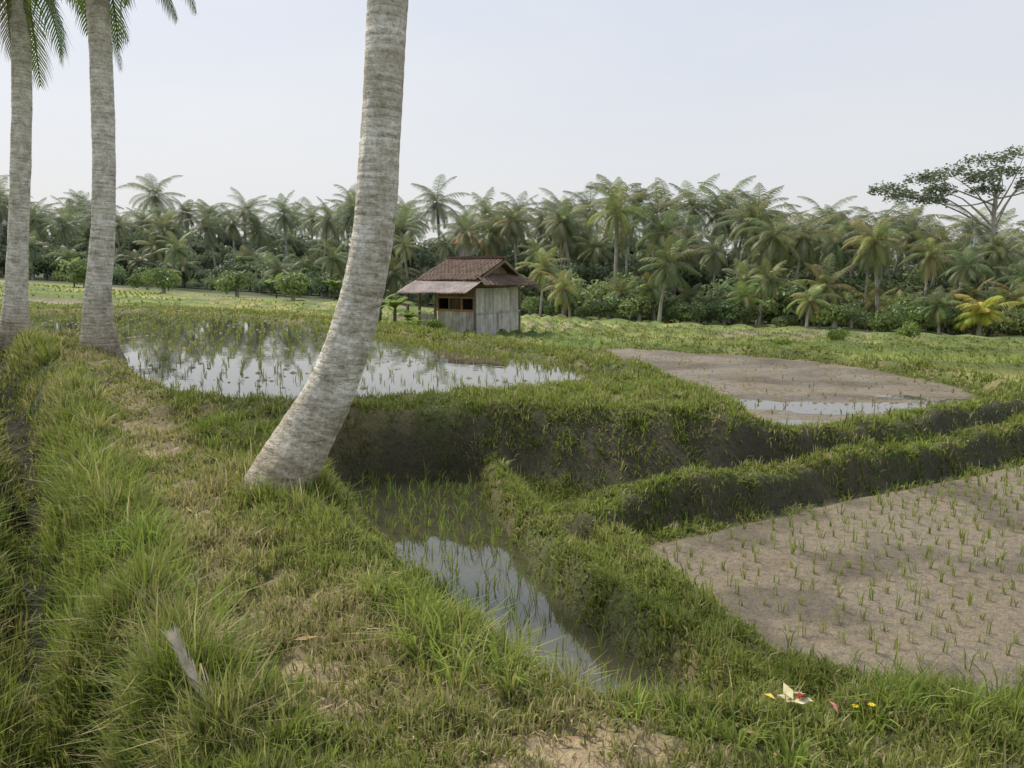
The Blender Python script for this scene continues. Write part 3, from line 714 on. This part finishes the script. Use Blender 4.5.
def house(x,y,top,w,dp,rot):
    M_w=simple('house_wall',(.35,.33,.3),(.5,.48,.44),3); M_r=simple('red_roof',(.36,.15,.09),(.50,.22,.14),5)
    zb=gz(x,y); e=empty('distant_house',(x,y,zb)); e.rotation_euler=(0,0,rot); H=top-zb; e_=H-1.4
    def mk(n,v,f,m):
        me=bpy.data.meshes.new(n); me.from_pydata(v,[],f); me.materials.append(m); obj(n,me,e)
    mk('walls',[(sx*w/2,sy*dp/2,z) for z in (-.5,e_) for sx,sy in ((-1,-1),(1,-1),(1,1),(-1,1))],[(0,1,5,4),(1,2,6,5),(2,3,7,6),(3,0,4,7)],M_w)
    W2,D2=w/2+.5,dp/2+.5
    mk('roof',[(-W2,-D2,e_-.05),(W2,-D2,e_-.05),(W2,D2,e_-.05),(-W2,D2,e_-.05),(-W2*.55,0,H),(W2*.55,0,H)],[(0,1,5,4),(1,2,5),(2,3,4,5),(3,0,4)],M_r)
    for i in (-1,0,1): mk('window_%d'%(i+1),[(i*w*.28-.4,-dp/2-.03,1),(i*w*.28+.4,-dp/2-.03,1),(i*w*.28+.4,-dp/2-.03,2.2),(i*w*.28-.4,-dp/2-.03,2.2)],[(0,1,2,3)],M_dark)
house(-5.0,90,5.9,1.8,3,.3)

def banana(x,y,seed,s=1.0):
    rd=random.Random(seed); V=[];F=[];C=[]
    v,f,h=tube([(0,0,-.2),(0,0,.5*s),(.02,0,1.0*s)],[.07,.06,.04],7); V+=v;F+=f;C+=[(.12,.15,.05)]*len(v)
    for i in range(9):
        az=i*2.4; el=math.radians(rd.uniform(35,78)); p=Vector((0,0,.95*s)); hd=Vector((math.cos(az),math.sin(az),0)); sd=Vector((-hd.y,hd.x,0)); ln=rd.uniform(.6,1.0)*s
        for k in range(9):
            t=k/8; w=.19*s*math.sin(math.pi*min(1,.05+t*.93))**.6
            e=el-math.radians(85)*t; d=hd*math.cos(e)+Vector((0,0,math.sin(e)))
            o=len(V); V+=[tuple(p-sd*w+Vector((0,0,-.3*w))),tuple(p),tuple(p+sd*w+Vector((0,0,-.3*w)))]; C+=[(.17,.25,.06)]*3
            if k: F+=[(o-3,o-2,o+1,o),(o-2,o-1,o+2,o+1)]
            p=p+d*ln/8
    me=mesh_np('banana_plant',np.array(V),np.array(F),None,mats=[M_grass],cols=np.array(C,dtype=np.float32))
    return obj('banana_plant',me,None,(x,y,gz(x,y)))
banana(-3.7,25.2,1,.8); banana(-4.3,26,2,.9); banana(-3.2,24.6,3,.6); banana(-2.9,24.2,5,.45)
for i,(x,y,s) in enumerate(((-3.0,23.8,.2),(-2.4,24.5,.16),(7.5,22,.14),(11,27,.2),(-27,62,.7),(-30,66,.6),(-34,64,.8),(14,34,.2),(19,38,.3),(-18,66,.8),(-24,70,.8),(-12,68,.7))):
    inst(shrubs[i%3],None,'shrub',x,y,s,(2.0,2.0,1.3))
for i,(x,y,s) in enumerate(((-20,68,1.5),(-30,70,1.6),(-36,66,1.6),(-16,72,1.5))): banana(x,y,30+i,s)

# ---------------------------------------------------------------- small things
M_straw=simple('dry_plume',(.58,.50,.40),(.82,.75,.64),30)
def plume():
    rr=random.Random(4); V=[];F=[]
    z0=gz(-.98,2.55)
    A=Vector((-.98,2.54,z0)); B=Vector((-1.06,2.58,.24)); Cc=Vector((-1.19,2.62,.36))
    def strip(a,b,w):
        o=len(V); d=(b-a).normalized(); s=d.cross(Vector((0,1,0))).normalized()*w
        V.extend([tuple(a-s),tuple(a+s),tuple(b+s*.3),tuple(b-s*.3)]); F.append((o,o+1,o+2,o+3))
    for i in range(6): 
        t0,t1=i/6,(i+1)/6; strip(A.lerp(B,t0),A.lerp(B,t1+.02),.003)
    ax=(Cc-A).normalized()
    for i in range(420):
        t=rr.random(); p=A.lerp(Cc,.32+.5*t)
        d=(ax+Vector((rr.uniform(-.26,.26),rr.uniform(-.26,.26),rr.uniform(-.15,.15)))*.9).normalized()
        strip(p,p+d*rr.uniform(.05,.11),.0016)
    return obj('dry_grass_plume',mesh_np('dry_grass_plume',np.array(V),np.array(F),None,mats=[M_straw]))
plume()
MO=[simple('cream_leaf',(.5,.45,.25),(.7,.64,.4),20),simple('pink_petal',(.45,.12,.14),(.6,.25,.25),20),simple('yellow_petal',(.6,.42,.08),(.75,.55,.12),20),simple('red_petal',(.4,.04,.03),(.5,.08,.05),20)]
def offering(x,y,n,zo,seed):
    e=empty('flower_offering',(x,y,gz(x,y)+zo)); rd=random.Random(seed)
    for i in range(n):
        m=MO[[0,0,0,1,2,3][rd.randrange(6)]]; a=rd.uniform(0,6.28); cx,cy=rd.gauss(0,.05),rd.gauss(0,.035); l=rd.uniform(.018,.045); w=l*rd.uniform(.25,.6); z=rd.uniform(-.01,.03); t=rd.uniform(-.02,.03)
        ca,sa=math.cos(a),math.sin(a)
        v=[(cx-ca*l,cy-sa*l,z),(cx-sa*w,cy+ca*w,z+.004),(cx+ca*l,cy+sa*l,z+t),(cx+sa*w,cy-ca*w,z+.008)]
        me=bpy.data.meshes.new('petal_%d'%i); me.from_pydata(v,[],[(0,1,2,3)]); me.materials.append(m); obj('petal_%d'%i,me,e)
offering(OFF[0],OFF[1],38,.05,9); offering(1.0,2.62,12,.06,10)
def flower(x,y,z):
    V=[];F=[]; zz=gz(x,y)
    for i in range(8):
        a=i*math.pi/4; o=len(V); V+=[(0,0,z),(math.cos(a-.3)*.009,math.sin(a-.3)*.009,z+.004),(math.cos(a)*.015,math.sin(a)*.015,z+.002),(math.cos(a+.3)*.009,math.sin(a+.3)*.009,z+.004)]; F.append((o,o+1,o+2,o+3))
    o=len(V); V+=[(-.001,0,0),(.001,0,0),(.001,0,z),(-.001,0,z)]; F.append((o,o+1,o+2,o+3))
    obj('yellow_flower',mesh_np('yellow_flower',np.array(V),np.array(F),None,mats=[simple('yellow_flower',(.7,.5,.03),(.85,.65,.05),10)]),None,(x,y,zz))
flower(1.24,2.56,.09); flower(1.21,2.62,.07)
def dry_leaves():
    n=90; x=rng.uniform(-4.5,1.6,n*5); y=rng.uniform(2.3,8,n*5); k=(sdp(x,y,BK)>.1)&(ldist(x,y,DITCH)>.5); x=x[k][:n];y=y[k][:n]; n=len(x)
    z=look(Z,x,y)+.02+.02*rng.random(n); a=rng.random(n)*6.28; l=rng.uniform(.02,.06,n); w=l*rng.uniform(.1,.3,n)
    c,s=np.cos(a),np.sin(a); V=np.stack([np.stack([x-c*l,y-s*l,z],1),np.stack([x-s*w,y+c*w,z+.006],1),np.stack([x+c*l,y+s*l,z+.01],1),np.stack([x+s*w,y-c*w,z+.003],1)],1)
    obj('dry_leaves',mesh_np('dry_leaves',V.reshape(-1,3),np.arange(n*4).reshape(-1,4),None,mats=[simple('dry_leaf',(.22,.14,.07),(.42,.30,.17),14)]))
dry_leaves()

# ---------------------------------------------------------------- light, sky, camera
SE,SA=math.radians(52),math.radians(-48)
sd=Vector((math.sin(SA)*math.cos(SE),math.cos(SA)*math.cos(SE),math.sin(SE)))
l=bpy.data.lights.new('sun','SUN'); l.energy=4.2; l.angle=math.radians(8); l.color=(1,.93,.80)
lo=obj('sun',l); lo.rotation_euler=sd.to_track_quat('Z','Y').to_euler()
w=bpy.data.worlds.new("World"); scene.world=w; w.use_nodes=True; nt=w.node_tree; nt.nodes.clear()
out=nt.nodes.new('ShaderNodeOutputWorld'); b1=nt.nodes.new('ShaderNodeBackground'); b2=nt.nodes.new('ShaderNodeBackground'); ms=nt.nodes.new('ShaderNodeMixShader')
sky=nt.nodes.new('ShaderNodeTexSky'); sky.sky_type='NISHITA'; sky.sun_disc=False; sky.sun_elevation=SE; sky.sun_rotation=SA; sky.dust_density=4; sky.air_density=1.0; sky.ozone_density=1.5
nt.links.new(sky.outputs[0],b1.inputs[0]); b1.inputs[1].default_value=.13
tc=nt.nodes.new('ShaderNodeTexCoord'); mp=nt.nodes.new('ShaderNodeMapping'); mp.inputs['Scale'].default_value=(1,1,3.5)
nt.links.new(tc.outputs['Generated'],mp.inputs[0])
no=nt.nodes.new('ShaderNodeTexNoise'); no.inputs['Scale'].default_value=1.8; no.inputs['Detail'].default_value=6; nt.links.new(mp.outputs[0],no.inputs['Vector'])
sx=nt.nodes.new('ShaderNodeSeparateXYZ'); nt.links.new(tc.outputs['Generated'],sx.inputs[0])
gr=nt.nodes.new('ShaderNodeValToRGB'); e=gr.color_ramp.elements; e[0].position=0; e[0].color=(.88,.87,.87,1); e[1].position=.6; e[1].color=(.63,.73,.93,1)
nt.links.new(sx.outputs[2],gr.inputs[0])
rp=nt.nodes.new('ShaderNodeValToRGB'); rp.color_ramp.elements[0].position=.38; rp.color_ramp.elements[0].color=(0,0,0,1); rp.color_ramp.elements[1].position=.68; rp.color_ramp.elements[1].color=(.8,.8,.8,1)
nt.links.new(no.outputs['Fac'],rp.inputs[0])
mx=nt.nodes.new('ShaderNodeMix'); mx.data_type='RGBA'; nt.links.new(rp.outputs[0],mx.inputs[0]); nt.links.new(gr.outputs[0],mx.inputs[6]); mx.inputs[7].default_value=(.87,.88,.90,1)
nt.links.new(mx.outputs[2],b2.inputs[0]); b2.inputs[1].default_value=1.0
ms.inputs[0].default_value=.82
nt.links.new(b1.outputs[0],ms.inputs[1]); nt.links.new(b2.outputs[0],ms.inputs[2]); nt.links.new(ms.outputs[0],out.inputs[0])
cam=bpy.data.cameras.new('camera'); cam.lens=28; cam.sensor_width=36; cam.clip_end=3000; cam.clip_start=.05
co=obj('camera',cam); co.location=(0,0,1.6); co.rotation_euler=(math.radians(90-8.15),0,0)
scene.camera=co
scene.view_settings.view_transform='Standard'; scene.view_settings.look='None'; scene.view_settings.exposure=0
